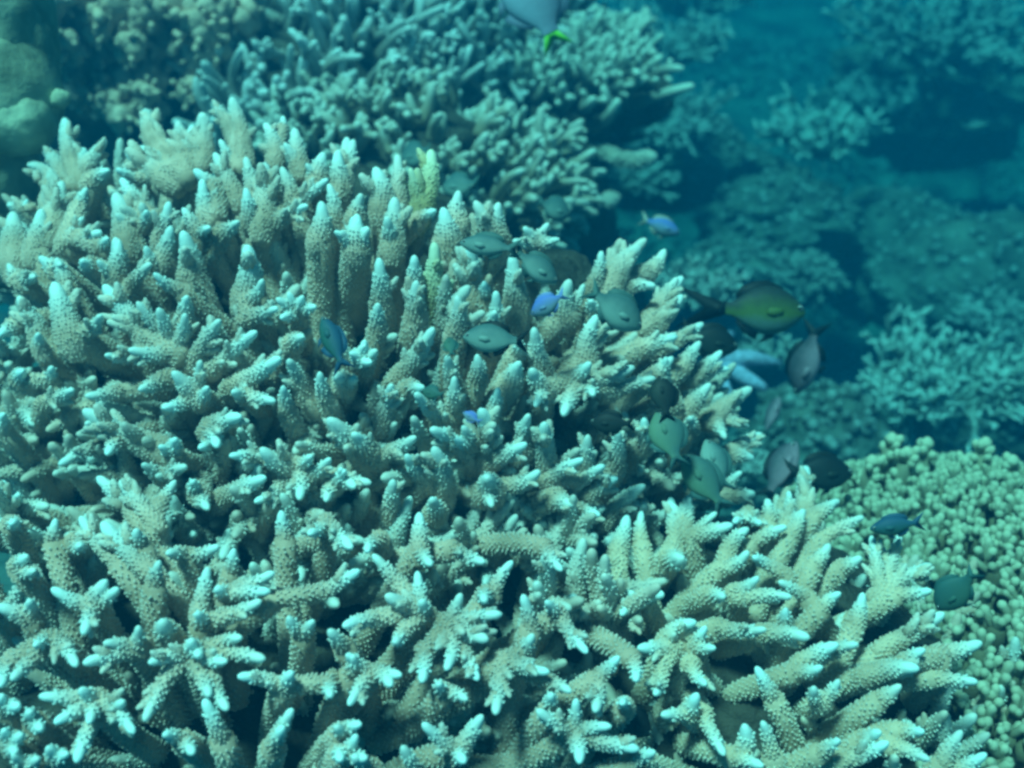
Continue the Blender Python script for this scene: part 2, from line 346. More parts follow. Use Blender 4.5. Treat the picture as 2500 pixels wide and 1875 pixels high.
FRONT += trace('B1', [
 ((700,420),[(500,180,62)]), ((900,480),[(640,220,80)]), ((850,320),[(820,250,46)]), ((1120,380),[(1290,340,56),(1020,370,50)]), ((930,560),[(950,440,58)]),
 ((320,300),[(330,190,56)]), ((1400,480),[(1400,370,50)]), ((1960,180),[(1870,250,56),(2090,310,46)]), ((1710,280),[(1690,150,62)]), ((1660,640),[(2130,490,62,1900,620)]),
 ((560,680),[(340,600,56),(620,560,85),(510,830,66),(690,600,40)]), ((180,760),[(20,700,70),(180,670,50)]), ((300,880),[(220,920,55),(90,1110,50,220,990),(450,1030,62),(10,1150,45,60,1010)]),
 ((1200,800),[(1240,490,52,1190,720),(1540,670,64,1330,760),(1190,740,60)]), ((1340,620),[(1310,590,50),(1620,500,62),(1590,600,36)]),
 ((820,940),[(540,1020,72),(650,910,45),(830,830,50)]), ((1000,850),[(980,800,95)]),
 ((1160,960),[(1150,910,72),(920,1020,66),(1190,980,42),(1340,1020,52),(1560,1000,56,1340,950),(1430,880,36,1340,920),(880,1350,62,1020,1080),(1250,1210,66,1190,1060),(1350,1290,56,1270,1130)]),
 ((570,1240),[(270,1230,56),(500,1200,62),(360,1370,56),(540,1370,46),(470,1590,60,570,1360),(790,1430,56),(730,1270,40)]),
 ((1700,1180),[(1460,1110,48),(1740,1100,50),(1980,1220,36,1990,1130)]), ((1820,860),[(1740,770,56),(1870,790,40)]), ((2060,930),[(1990,850,60)]),
 ((1330,1480),[(1240,1280,52)]), ((1640,1530),[(1690,1430,66),(1740,1330,50)]), ((1100,1500),[(1000,1460,50),(1150,1560,50)]),
 ((60,1510),[(30,1440,50),(120,1470,45),(90,1560,40)]), ((150,1650),[(90,1590,50),(220,1610,50)]), ((30,1310),[(10,1240,50),(100,1290,45)]), ((330,1620),[(300,1550,45),(390,1580,40)]), ((200,1380),[(180,1330,45),(240,1420,40)]),
 ((100,450),[(150,400,60),(200,480,45)]), ((450,300),[(480,330,60)]), ((60,190),[(80,190,45)]), ((2100,1100),[(2120,1000,52)]), ((2050,1560),[(2130,1480,50),(2040,1600,45),(2180,1600,45)]),
])
FRONT += trace('B2', [
 ((550,360),[(550,160,78),(610,430,56)]), ((310,290),[(240,350,46)]), ((760,350),[(920,420,62)]), ((1310,340),[(1390,460,52)]), ((30,240),[(130,330,45)]),
 ((580,730),[(290,400,62,450,580),(540,510,68),(380,640,78),(570,670,50),(120,800,66,340,750),(410,900,56,470,820)]),
 ((720,800),[(790,640,50),(1010,740,56),(930,880,82),(570,1120,50,570,960),(720,1050,66),(890,1110,50,810,960)]),
 ((1220,820),[(1180,650,58)]), ((1390,740),[(1540,950,62),(1320,670,42)]),
 ((1060,1010),[(1220,880,50,1150,980),(1300,1080,68),(1440,1190,52,1310,1140),(1010,1310,62)]), 
 ((260,1090),[(130,990,52),(140,1260,56),(370,1150,56),(420,1100,32)]), ((700,1200),[(670,1160,60),(820,1240,30)]),
 ((790,1560),[(590,1410,66),(910,1370,76),(810,1610,70)]), ((540,1700),[(460,1550,52)]),
 ((1480,1450),[(1490,1270,62),(1280,1330,56),(1830,1540,82),(1510,1600,76),(1670,1410,36)]), ((1340,1310),[(1340,1230,46)]), ((1820,1640),[(1940,1570,52)]),
 ((1620,1120),[(1610,1300,46),(1730,1010,50)]), ((1830,1010),[(1850,1120,46)]), ((100,1450),[(60,1420,50),(180,1400,50)]), ((960,620),[(940,650,70)]),
 ((250,1659),[(170,1600,50)]), ((1790,1290),[(1770,1270,45)]), ((1000,600),[(1090,440,55)]),
])
SIDE = []
SIDE += trace('R6', [((920,1640),[(900,1350,72)]), ((950,1630),[(1080,1540,56)]), ((160,1659),[(200,1520,60),(100,1560,60)]), ((680,1659),[(670,1540,52)]), ((790,1680),[(880,1600,50),(800,1490,40)])])
SIDE += trace('B2', [((1740,360),[(1790,180,72)]), ((1880,300),[(1880,140,52)]), ((1900,640),[(1990,620,72),(1770,730,50)]), ((2050,400),[(2100,400,82)]), ((2080,930),[(1890,940,66),(1970,1210,60,2000,1060)]),
 ((2080,300),[(2060,60,50),(2170,50,50)])])
SIDE += trace('B3', [
 ((230,270),[(430,210,62),(350,140,46)]), ((440,350),[(530,240,62)]), ((590,310),[(760,220,52)]), ((810,280),[(880,130,58)]), ((950,160),[(1070,70,52)]), ((1010,280),[(1230,160,48)]),
 ((380,470),[(540,380,58)]), ((760,490),[(600,400,50)]), ((480,600),[(600,530,60),(790,630,62,520,640)]), ((330,620),[(400,630,66)]), ((100,390),[(150,410,80)]), ((900,630),[(760,550,46)]),
 ((950,450),[(1030,340,62)]), ((1120,460),[(1210,410,60)]), ((1350,610),[(1300,290,54),(1460,280,54),(1630,450,62)]), ((1460,620),[(1630,600,56)]), ((1200,800),[(1240,640,66)]), ((1000,700),[(1090,620,52)]),
 ((1390,930),[(1700,750,68)]), ((380,810),[(640,830,62)]), ((640,850),[(890,870,68)]), ((880,1030),[(1060,930,74),(1190,920,52,1060,960)]), ((1560,1020),[(1920,920,66,1700,980)]), ((1280,1100),[(1540,1060,80)]), ((1680,1120),[(1900,1140,48)]),
 ((50,910),[(210,790,66)]), ((240,930),[(340,940,52),(290,830,36)]), ((220,1040),[(290,1150,52)]), ((780,800),[(780,720,58)]), ((180,230),[(200,50,52),(80,80,48)]),
 ((1240,1510),[(1330,1450,56)]), ((1140,1610),[(1370,1520,62)]), ((990,1570),[(1090,1500,52)]), ((1480,1440),[(1590,1440,52)]), ((1440,1530),[(1620,1600,56)]), ((1730,1620),[(1820,1460,64)]), ((1800,1680),[(1960,1590,62)]),
 ((520,1580),[(540,1430,72)]), ((700,1580),[(650,1400,52)]), ((480,1600),[(620,1640,52)]), ((290,1340),[(400,1560,52)]), ((1000,1260),[(950,1190,60),(1090,1150,50)]), ((700,1230),[(620,1080,60)]), ((200,1330),[(240,1240,70),(60,1340,50)]),
 ((850,1080),[(980,1060,60)]), ((1350,1250),[(1450,1180,60)]), ((1700,1010),[(1590,960,50,1480,1020)]), ((680,150),[(680,70,50)]), ((560,130),[(620,190,40),(480,180,40)]),
])

def stag_colony(name, label, ell, data, material, seed, nfill, core_k, greens=(), cap=100, fillbox=None, up=0.5, deep=0.05, wk=1.0, seam=0, dk=.9, depr=(.035, .095)):
    rng = np.random.default_rng(seed); origin = ell.c - np.array([0, 0, ell.r[2] * 0.6])
    root = thing(name, label, 'coral', origin, 'staghorn coral colonies')
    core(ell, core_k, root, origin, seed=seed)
    parts = []
    for (bx, by, tips) in data:
        mb = MB(); size = 0
        mpx = np.mean([math.hypot(t[0] - t[3][0], t[1] - t[3][1]) for t in tips]); hc = ell.hit(bx, by)
        dp = min(deep, max(.014, dk * mpx * hc / F)); dc = hc + dp; C = at(bx, by, dc)
        for (x, y, w, bb) in tips:
            lpx = math.hypot(x - bb[0], y - bb[1])
            dt = ell.hit(x, y) - 0.006
            P0 = at(bb[0], bb[1], ell.hit(*bb) + dp)
            P1 = at(x, y, dt)
            k = dt / F; r0 = min(.0165, max(0.0055, w * k * 1.0 * wk)); r1 = max(0.0032, min(0.0062, w * k * 0.42)) * rng.uniform(.85, 1.1)
            L = np.linalg.norm(P1 - P0)
            branchlet(mb, P0, P1, r0, r1, rng, side=int(rng.integers(3, 9) if L > 0.045 else (rng.integers(1, 4) if L > .03 else 0)), step=0.0031, size=0.00155, whiten=rng.uniform(.7, 1.02))
            if np.linalg.norm(P0 - C) > 0.006:
                pc = np.array([C, (C + P0) / 2, P0 + nz(P1 - P0) * 0.006]); rc = np.array([r0 * 1.1, r0 * 1.08, r0])
                tube(mb, pc, rc, 8, [0, .02, .05], .05, rng, True); corallites(mb, pc, rc, .0, .98, .0034, .0016, rng, (.03, .06, .1))
            size += L * r0
        m1 = at(tips[0][0], tips[0][1], ell.hit(tips[0][0], tips[0][1])); ax = nz(nz(ell.c - C + np.array([0, 0, -0.1])) + (nz(C - m1) * 1.2 if len(tips) == 1 else 0)); E = C + ax * 0.12
        R0 = min(.0165, max(0.008, max(t[2] for t in tips) * dc / F * wk * (1.0 if len(tips) == 1 else .95)))
        PP = curve_pts(E, C, 5, 0.03, rng); tube(mb, PP, np.linspace(R0 * 1.1, R0 * 1.02, 5), 9, np.zeros(5), .05, rng)
        corallites(mb, PP, np.linspace(R0 * 1.1, R0 * 1.02, 5), 0.0, 0.98, 0.0038, 0.0017, rng, (0, .05, .1))
        m = M_GREEN if any(math.hypot(bx - gx, by - gy) < 22 for gx, gy in greens) else material
        parts.append((size, mb, m))
    # smaller branches between and below the traced ones
    k = 0; tries = 0
    while k < nfill and tries < nfill * 30:
        tries += 1
        p, n = ell.sample(rng); 
        if n @ (O - p) < -0.1: continue
        x, y, z = proj(p)
        if not (-60 < x < 1090 and 20 < y < 850): continue
        if fillbox and not fillbox(x, y): continue
        dep = rng.uniform(*depr); base = p - n * (dep + 0.07)
        mb = MB(); nb = int(rng.integers(2, 6)); R0 = rng.uniform(0.009, 0.014)
        d0 = nz(n + np.array([0, 0, up]) + rng.normal(0, .25, 3)); C = base + d0 * 0.02; size = 0
        pc = np.array([base - n * 0.05, base, C]); rc = np.array([1.2, 1.1, 1]) * R0; tube(mb, pc, rc, 8, None, .05, rng); corallites(mb, pc, rc, .2, .98, .0040, .0018, rng, (0, .04, .1))
        for i in range(nb):
            d = nz(d0 + rng.normal(0, .5, 3)); L = rng.uniform(0.04, 0.088)
            branchlet(mb, C, C + d * L, R0 * rng.uniform(.7, 1), rng.uniform(.0034, .0050), rng, side=int(rng.integers(0, 3)), step=0.0036, size=0.0017, whiten=rng.uniform(.1, .6)); size += L * R0 * 0.3
        parts.append((size * 0.5, mb, material)); k += 1
    for _ in range(seam):
        x = rng.uniform(-10, 660); y = rng.uniform(425, 600) if x > 120 else rng.uniform(330, 600)
        h1 = E_DOME.hit(x, y); h2 = E_FRONT.hit(x, y); d_ = .5 * (h1 + h2) if abs(h1 - h2) < .12 else min(h1, h2)
        p = at(x, y, d_ + rng.uniform(.03, .08)); n = nz(nz(O - p) * .8 + [0, 0, .6] + rng.normal(0, .3, 3)); C = p - n * .04; mb = MB(); R0 = rng.uniform(.009, .013); size = 0
        pc = np.array([C - n * .1 - [0, 0, .03], C - n * .04, C]); rc = np.array([1.3, 1.15, 1]) * R0; tube(mb, pc, rc, 8, None, .05, rng); corallites(mb, pc, rc, .3, .98, .0040, .0018, rng, (0, .04, .1))
        for i in range(int(rng.integers(3, 7))):
            d = nz(n + rng.normal(0, .5, 3)); L = rng.uniform(0.035, 0.07)
            branchlet(mb, C, C + d * L, R0 * rng.uniform(.7, 1), rng.uniform(.0034, .0048), rng, side=int(rng.integers(0, 3)), step=0.0035, size=0.0017, whiten=rng.uniform(.2, .75)); size += L * R0 * .4
        parts.append((size, mb, material))
    parts.sort(key=lambda a: -a[0])
    for i, (s, mb, m) in enumerate(parts[:cap]):
        bo = mb.build('branch', m, root, origin)
        if m is M_GREEN: bo['label'] = 'yellow-green branch among the brown ones'
    if len(parts) > cap:
        rest = MB()
        for s, mb, m in parts[cap:]: rest.merge(mb)
        o = rest.build('small_branches', material, root, origin); o['kind'] = 'stuff'
    return root

E_DOME = Ell(at(350, 420, 1.32), (0.50, 0.44, 0.38))
E_FRONT = Ell(at(240, 760, 1.08), (0.56, 0.30, 0.30))
E_SIDE = Ell(at(730, 700, 1.10), (0.34, 0.30, 0.20))
stag_colony('staghorn_coral', 'huge brown dome of staghorn coral with pale tips filling the middle of the reef', E_DOME, DOME, M_STAG, 3, 150, 0.70,
            greens=[px('R2', 560, 1260), px('R2', 1010, 1400), px('R2', 1240, 1480), px('R5', 530, 430)], fillbox=lambda x, y: 130 + max(0, x - 200) * .3 < y < 600 and not (x > 655 and y < 400), seam=95, depr=(.02, .075))
stag_colony('staghorn_coral', 'dark gapped staghorn thicket with white star-like tips along the bottom edge', E_FRONT, FRONT, M_STAG, 5, 75, 0.55, fillbox=lambda x, y: y > 500 and x < 700, up=0.2, wk=.76, dk=.55, depr=(.09, .17))
stag_colony('staghorn_coral', 'pale staghorn coral reaching sideways beside the fine knobbly coral', E_SIDE, SIDE, M_STAG2, 7, 60, 0.66, fillbox=lambda x, y: x > 560 and y > 470, up=0.4, deep=0.045, wk=.82, dk=.7)

# ------------------------------------------------------------ knobbly coral on the right
def knob(mb, p, d, L, r, rng, t0=.1, t1=1.0, seg=7, bulge=1.15):
    P = [p, p + d * L * .55, p + d * L * .85, p + d * L, p + d * (L + r * .55)]
    tube(mb, P, [r * .8, r * .9, r * bulge, r * .95, r * .5], seg, [t0, t0 + (t1 - t0) * .3, t0 + (t1 - t0) * .75, t1, t1], .07, rng)
def knob_coral():
    rng = np.random.default_rng(21)
    c = at(1010, 772, 1.32); ell = Ell(c, (0.36, 0.44, 0.25)); origin = c - np.array([0, 0, .15])
    root = thing('knobbly_coral', 'olive coral bed of small round bead-like knobs behind the pale staghorn', 'coral', origin)
    core(ell, 0.87, root, origin, M_KNOB, seed=4, amp=.04)
    clumps = []; tries = 0
    while len(clumps) < 1300 and tries < 60000:
        tries += 1
        p, n = ell.sample(rng)
        if n @ (O - p) < -0.15: continue
        x, y, z = proj(p)
        if not (770 < x < 1200 and y < 840): continue
        if any(np.linalg.norm(p - q) < 0.0175 for q, _ in clumps): continue
        if x < 800 + (470 - y) * .5: continue
        clumps.append((p, n))
    extra = [(at(890, 448, 1.32), .075), (at(925, 452, 1.34), .055), (at(983, 452, 1.36), .06), (at(905, 462, 1.3), .05), (at(962, 470, 1.36), .035), (at(1010, 470, 1.36), .03), (at(870, 470, 1.3), .03)]
    jobs = [(np.linalg.norm(p - O), p, n, 0) for p, n in clumps] + [(0, p, np.array([0, -.2, 1.0]), h) for p, h in extra]
    jobs.sort(key=lambda a: a[0]); rest = MB()
    for i, (_, p, n, h) in enumerate(jobs):
        mb = MB(); base = p - n * 0.028
        d0 = nz(n + [0, 0, .5] + rng.normal(0, .15, 3))
        if h:
            top = p; bot = p - np.array([0, 0, h + .03])
            tube(mb, [bot, (top + bot) / 2, top], [.012, .011, .008], 8, [0, .1, .3], .1, rng)
            for j in range(int(h * 420)):
                s = rng.uniform(.25, 1); q = bot + (top - bot) * s; th = rng.uniform(0, 6.28)
                dd = nz([math.cos(th), math.sin(th), .9 + s]); knob(mb, q, dd, rng.uniform(.014, .022), rng.uniform(.0042, .0056), rng, .2, .95)
            knob(mb, top, nz([0, 0, 1]), .015, .007, rng, .3)
        else:
            tube(mb, [base, base + d0 * .022], [.010, .009], 7, None, .1, rng)
            for j in range(int(rng.integers(6, 10))):
                dd = nz(d0 + rng.normal(0, .55, 3)); dd = nz(dd + .4 * n)
                knob(mb, base + d0 * .016, dd, rng.uniform(.014, .026), rng.uniform(.0036, .0053), rng, .0, rng.uniform(.6, 1), 7, .85)
        if i < 100: mb.build('branch', M_KNOB, root, origin)
        else: rest.merge(mb)
    rest.build('small_branches', M_KNOB, root, origin)['kind'] = 'stuff'
knob_coral()

# ------------------------------------------------------------ finger corals behind
def finger(mb, p, d, L, r, rng, t0=0.0, t1=.9, seg=8, bend=.08, nod=True):
    P = curve_pts(p, p + d * L, 6, bend, rng); dd = nz(P[-1] - P[-2])
    P = np.concatenate([P, [P[-1] + dd * r * .45, P[-1] + dd * r * .75]])
    rr = np.array([1.3, 1.15, 1.03, .90, .78, .66, .50, .25]) * r * (1 + rng.uniform(-.07, .07, 8))
    tube(mb, P, rr, seg, [t0, t0, .08, .2, .45, t1, t1, t1], .09, rng)
    if nod:
        for _ in range(int(rng.integers(0, 4))):
            s = rng.uniform(.3, .9); c = p + d * L * s; o = nz(np.cross(d, rng.normal(0, 1, 3)))
            e = nz(o + d * .8); knob(mb, c, e, r * 2.5, r * .62, rng, .1, t1 * .9, 7, .75)
def finger_coral(name, label, ell, m, n, seed, L, r, bias, box, core_k=.8, spread=.5, per=(2, 5), sep=.03, cap=100, group='finger corals', facing=-.2, mcore=M_CORE, drop=.06, extra=None, cat='coral'):
    rng = np.random.default_rng(seed); origin = ell.c.copy()
    root = thing(name, label, cat, origin, group)
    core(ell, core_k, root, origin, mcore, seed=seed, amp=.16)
    pts = []; tries = 0
    while len(pts) < n and tries < n * 80:
        tries += 1
        p, nn = ell.sample(rng)
        if nn @ nz(O - p) < facing: continue
        x, y, z = proj(p)
        if not box(x, y) or not (-80 < x < 1100 and -60 < y < 800): continue
        if any(np.linalg.norm(p - q) < sep for q, _ in pts): continue
        pts.append((p, nn))
    jobs = []
    for p, nn in pts:
        mb = MB(); d0 = nz(nn + np.array(bias) + rng.normal(0, .2, 3)); b = p - nn * drop
        for j in range(int(rng.integers(*per))):
            d = nz(d0 + rng.normal(0, spread, 3) * .6)
            finger(mb, b + rng.normal(0, r * .6, 3), d, rng.uniform(*L), rng.uniform(*r2(r)), rng, t1=rng.uniform(.55, 1))
        jobs.append((np.linalg.norm(p - O), mb))
    for a in (extra or []):
        mb = MB(); q0 = at(*a[0]); q1 = at(*a[1]); dv = q1 - q0
        finger(mb, q0, nz(dv), np.linalg.norm(dv), a[2], rng, t0=.05, t1=.95, nod=a[3] if len(a) > 3 else True); jobs.append((0, mb))
    jobs.sort(key=lambda a: a[0]); rest = None
    for i, (_, mb) in enumerate(jobs):
        if i < cap: mb.build('branch', m, root, origin)
        else:
            rest = rest or MB(); rest.merge(mb)
    if rest: rest.build('small_branches', m, root, origin)['kind'] = 'stuff'
    return root
def r2(r): return (r * .62, r * 1.25)

# bluish grey fingers filling the top middle
finger_coral('finger_coral', 'grey blunt-fingered coral crowding the top edge behind the staghorn dome', Ell(at(330, 120, 2.15), (.36, .45, .30)), M_FING, 260, 31, (.05, .115), .0092, (0, 0, 1.3),
             lambda x, y: 175 < x < 470 and y > -40, spread=.75, sep=.028, facing=-.35)
finger_coral('finger_coral', 'pale grey coral with thin blunt fingers beside the large blurred fish', Ell(at(480, 60, 2.45), (.30, .40, .30)), M_FING, 220, 33, (.05, .105), .0086, (0, 0, 1.3),
             lambda x, y: 380 < x < 600 and y > -40, spread=.75, sep=.027, facing=-.35)
finger_coral('finger_coral', 'low tan coral with stubby fingers pointing sideways below the dark overhang', Ell(at(500, 186, 1.78), (.12, .18, .085)), M_FINGB, 70, 35, (.04, .085), .0085, (.9, -.1, .35),
             lambda x, y: x > 400, sep=.024, facing=-.3, drop=.03)
finger_coral('finger_coral', 'short creamy lumpy-fingered coral just behind the top of the dome', Ell(at(380, 150, 1.72), (.20, .16, .09)), M_FINGB, 60, 36, (.025, .055), .0095, (0, 0, .9),
             lambda x, y: True, sep=.028, facing=-.3, drop=.02)
# overhanging shelf with the fan of fingers
X = lambda a, b, d: (*px('R2', a, b), d)
shelf_x = [((X(1830, 620, 2.10)), X(2170, 522, 2.05), .0115), (X(1850, 540, 2.12), X(2110, 410, 2.08), .010), (X(1850, 500, 2.12), X(1985, 350, 2.1), .011), (X(1680, 560, 2.08), X(1860, 440, 2.0), .011),
           (X(1790, 480, 2.15), X(1885, 255, 2.12), .010), (X(1740, 420, 2.15), X(1790, 260, 2.12), .010), (X(1590, 760, 2.05), X(1735, 620, 1.98), .012), (X(1560, 620, 2.05), X(1590, 600, 1.98), .011),
           (X(1700, 450, 2.1), X(1690, 310, 2.06), .010), (X(1610, 470, 2.1), X(1600, 330, 2.06), .010), (X(1500, 420, 2.12), X(1590, 250, 2.1), .009), (X(1870, 470, 2.14), X(1970, 480, 2.05), .009),
           (X(1820, 420, 2.14), X(1900, 310, 2.1), .009), (X(1420, 620, 2.0), X(1410, 520, 1.94), .011), (X(1260, 920, 1.9), X(1300, 800, 1.86), .009), (X(1300, 950, 1.9), X(1400, 890, 1.86), .010)]
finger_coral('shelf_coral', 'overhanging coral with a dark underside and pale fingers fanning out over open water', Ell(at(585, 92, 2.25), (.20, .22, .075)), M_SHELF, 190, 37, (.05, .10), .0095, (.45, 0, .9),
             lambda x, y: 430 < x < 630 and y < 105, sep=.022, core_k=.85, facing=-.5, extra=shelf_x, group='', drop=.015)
M_DIM = mat('finger_skin_painted_shade', (0.07, 0.065, 0.06), (0.20, 0.20, 0.20), base2=(0.03, 0.03, 0.03), nscale=22, bump=0.5)  # shade under the overhang is put into this dark skin colour
finger_coral('finger_coral', 'stubby coral under the overhang, its deep shadow painted into the skin', Ell(at(545, 112, 2.32), (.17, .10, .14)), M_DIM, 130, 39, (.03, .06), .011, (0, 0, .5),
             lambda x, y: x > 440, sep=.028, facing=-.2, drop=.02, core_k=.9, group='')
def pillar():
    rng = np.random.default_rng(5); mb = MB()
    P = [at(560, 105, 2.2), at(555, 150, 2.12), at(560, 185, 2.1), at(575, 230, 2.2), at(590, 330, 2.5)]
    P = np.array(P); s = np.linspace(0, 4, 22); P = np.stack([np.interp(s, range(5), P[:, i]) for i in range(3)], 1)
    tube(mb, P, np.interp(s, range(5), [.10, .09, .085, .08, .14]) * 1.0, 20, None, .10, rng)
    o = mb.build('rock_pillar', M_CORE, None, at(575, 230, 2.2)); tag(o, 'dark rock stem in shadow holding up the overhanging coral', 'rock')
    r = thing('coral_finger', 'single cream coral finger sticking out horizontally under the overhang', 'coral', at(600, 155, 2.05))
    q = MB(); pts = [X(1580, 900, 2.06), X(1680, 920, 2.02), X(1760, 960, 2.0), X(1850, 965, 1.99), X(1945, 945, 1.98)]
    PP = np.array([at(*a) for a in pts]); dd = nz(PP[-1] - PP[-2]); PP = np.concatenate([PP, [PP[-1] + dd * .008]])
    tube(q, PP, [.010, .0115, .012, .0115, .013, .007], 10, [.1, .25, .3, .3, .45, .7], .1, rng)
    corallites(q, PP[:5], np.array([.010, .0115, .012, .0115, .013]), .02, .97, .007, .0045, rng, (.3, .4, .6))
    q.build('branch', M_FINGB, r, at(600, 155, 2.05))
pillar()

# ------------------------------------------------------------ lumpy solids
def blob(name, m, c, r, seed, amp, freq, fine=0.0, ffreq=20, sub=(96, 60), parent=None, squash=None, twist=None):
    mb = MB(); nu, nv = sub; V = []
    c = np.asarray(c, float); r = np.asarray(r, float)
    for a in range(nv):
        vv = .015 + (math.pi - .03) * a / (nv - 1)
        for b in range(nu):
            uu = 2 * math.pi * b / nu
            d = np.array([math.cos(uu) * math.sin(vv), math.sin(uu) * math.sin(vv), math.cos(vv)])
            f = 1 + amp * noise.fractal(Vector(d * freq) + Vector((seed, 0, 0)), 1, 2, 3)
            if fine: f += fine * (abs(noise.noise(Vector(d * ffreq) + Vector((0, seed, 0)))) + .5 * noise.noise(Vector(d * ffreq * 2.3)))
            V.append(c + d * r * f)
    i = np.arange(nv - 1)[:, None] * nu; j = np.arange(nu)[None]; kk = (j + 1) % nu
    Q = np.stack([i + j, i + nu + j, i + nu + kk, i + kk], -1).reshape(-1, 4)
    mb.add(V, Q); return mb.build(name, m, parent, c if parent is None else parent.location)
# smooth lobed coral in the top left corner
mc = thing('lobed_coral', 'smooth olive lobed coral bulging in from the top left corner', 'coral', at(-20, 120, 1.35))
for i, (x, y, d, rr, sd_) in enumerate([(-30, 42, 1.40, (.088, .11, .13), 1), (-2, 92, 1.36, (.066, .08, .075), 2), (14, 118, 1.33, (.044, .05, .042), 3), (-26, 185, 1.38, (.066, .08, .115), 5), (16, 50, 1.37, (.040, .05, .06), 8), (-12, 168, 1.37, (.052, .07, .08), 12), (-20, 235, 1.38, (.06, .07, .08), 14)]):
    blob('lobe', M_SMOOTH, at(x, y, d), rr, sd_, .10, 1.5, .02, 3, (64, 40), mc)
kx = MB(); rngk = np.random.default_rng(2); knob(kx, at(46, 104, 1.32), nz([1, 0, .35]), .022, .010, rngk, 0, .2); kx.build('nub', M_SMOOTH, mc, mc.location)
# soft lumpy coral beside it
rs = np.random.default_rng(77); LUMPS = [(int(rs.uniform(25, 250)), int(rs.uniform(-10, 118)), int(rs.uniform(13, 22))) for _ in range(34)]
sc_ = thing('lumpy_soft_coral', 'dim pinkish soft coral of fat frilly lumps in the shade at the top', 'coral', at(130, 60, 2.0))
core(Ell(at(130, 70, 2.15), (.26, .2, .26)), .9, sc_, np.array(sc_.location), seed=9)
for (x, y, s) in [(95, -5, 36), (35, 5, 20), (95, 15, 14), (60, 38, 17), (120, 38, 18), (108, 62, 20), (125, 85, 21), (150, 78, 18), (170, 50, 20), (180, 12, 34), (200, 28, 22), (60, 12, 22), (80, 70, 15), (160, 110, 12), (100, 100, 12), (240, 40, 16), (215, 50, 16), (145, 95, 14), (75, 50, 12), (148, 10, 20), (190, 62, 14), (160, 30, 13), (40, 65, 12), (225, 15, 16)] + LUMPS:
    mb = MB(); d = 1.88 + rs.uniform(-.04, .06); c = at(x, y, d); r = s * 1.3 * d / F
    for k in range(9 if s > 15 else 6):
        dd = nz(rs.normal(0, 1, 3) + np.array([0, -.4, .1])); q = c + dd * r * .45
        knob(mb, c, dd, r * .55, r * rs.uniform(.30, .42), rs, .1, rs.uniform(.4, 1), 10, 1.1)
    for k in range(14):
        dd = nz(rs.normal(0, 1, 3) + np.array([0, -.5, .2])); knob(mb, c + dd * r * .5, dd, r * .42, r * .12, rs, .2, .9, 6, 1.0)
    mb.build('lump', M_SOFT, sc_, np.array(sc_.location))

# ------------------------------------------------------------ sea floor behind: one sheet
def H(x, y):
    v = Vector((x * .9, y * .9, 0.0))
    near = -0.15
    far = -0.95 + 0.20 * max(0, min(y, 9) - 2.2)
    side = max(0, min(1, (x - 0.15 - 0.20 * (y - 1.5)) / 0.5)); side = side * side * (3 - 2 * side)
    back = max(0, min(1, (y - 2.3) / 0.9))
    k = max(side, back)
    z = near * (1 - k) + far * k
    z += 0.20 * k * noise.fractal(v + Vector((3, 8, 1)), 1, 2, 4) + .05 * noise.fractal(v * 4, 1, 2, 3)
    z += k * 0.10 * max(0, noise.noise(Vector((x * 3.1, y * 2.6, 5))))
    return z
def floor():
    xs = np.concatenate([np.linspace(-14, -3, 24)[:-1], np.linspace(-3, 5, 230), np.linspace(5, 16, 24)[1:]])
    ys = np.concatenate([np.linspace(-3, .3, 10)[:-1], np.linspace(.3, 6, 200), np.linspace(6, 30, 50)[1:]])
    V = [(x, y, min(1.0, H(x, y) + max(0, y - 7) * .12)) for y in ys for x in xs]; nx = len(xs)
    i = np.arange(len(ys) - 1)[:, None] * nx; j = np.arange(nx - 1)[None]
    Q = np.stack([i + j, i + j + 1, i + nx + j + 1, i + nx + j], -1).reshape(-1, 4)
    mb = MB(); mb.add(V, Q); o = mb.build('reef_floor', M_ROCK); o['kind'] = 'structure'
    # rubble of broken coral over it: nobody could count it
    rng = np.random.default_rng(8); mb = MB()
    for _ in range(5200):
        x = rng.uniform(-.2, 3.6); y = rng.uniform(1.7, 5.5)
        pxx, pyy, zz = proj((x, y, H(x, y)))
        if not (560 < pxx < 1060 and -20 < pyy < 560): continue
        if noise.noise(Vector((x * 2.2, y * 2.2, 9))) < -.15: continue
        p = np.array([x, y, H(x, y) - .01]); n_ = int(rng.integers(2, 5))
        for _k in range(n_):
            d = nz(rng.normal(0, 1, 3) * [1, 1, .35] + [0, 0, .55]); L = rng.uniform(.03, .09); r = rng.uniform(.004, .009)
            tube(mb, [p, p + d * L * .6, p + d * L + [0, 0, .008]], [r, r * .9, r * .6], 5, [0, .2, rng.uniform(.2, .9)], .1, rng)
    o = mb.build('coral_rubble', M_TWIG); tag(o, 'broken coral bits and low growth carpeting the far reef floor', 'rubble', None, 'stuff')
floor()
def ground_hit(x, y):
    d = 1.2
    while d < 9:
        p = at(x, y, d)
        if p[2] < H(p[0], p[1]): return d
        d += .02
    return 6.0

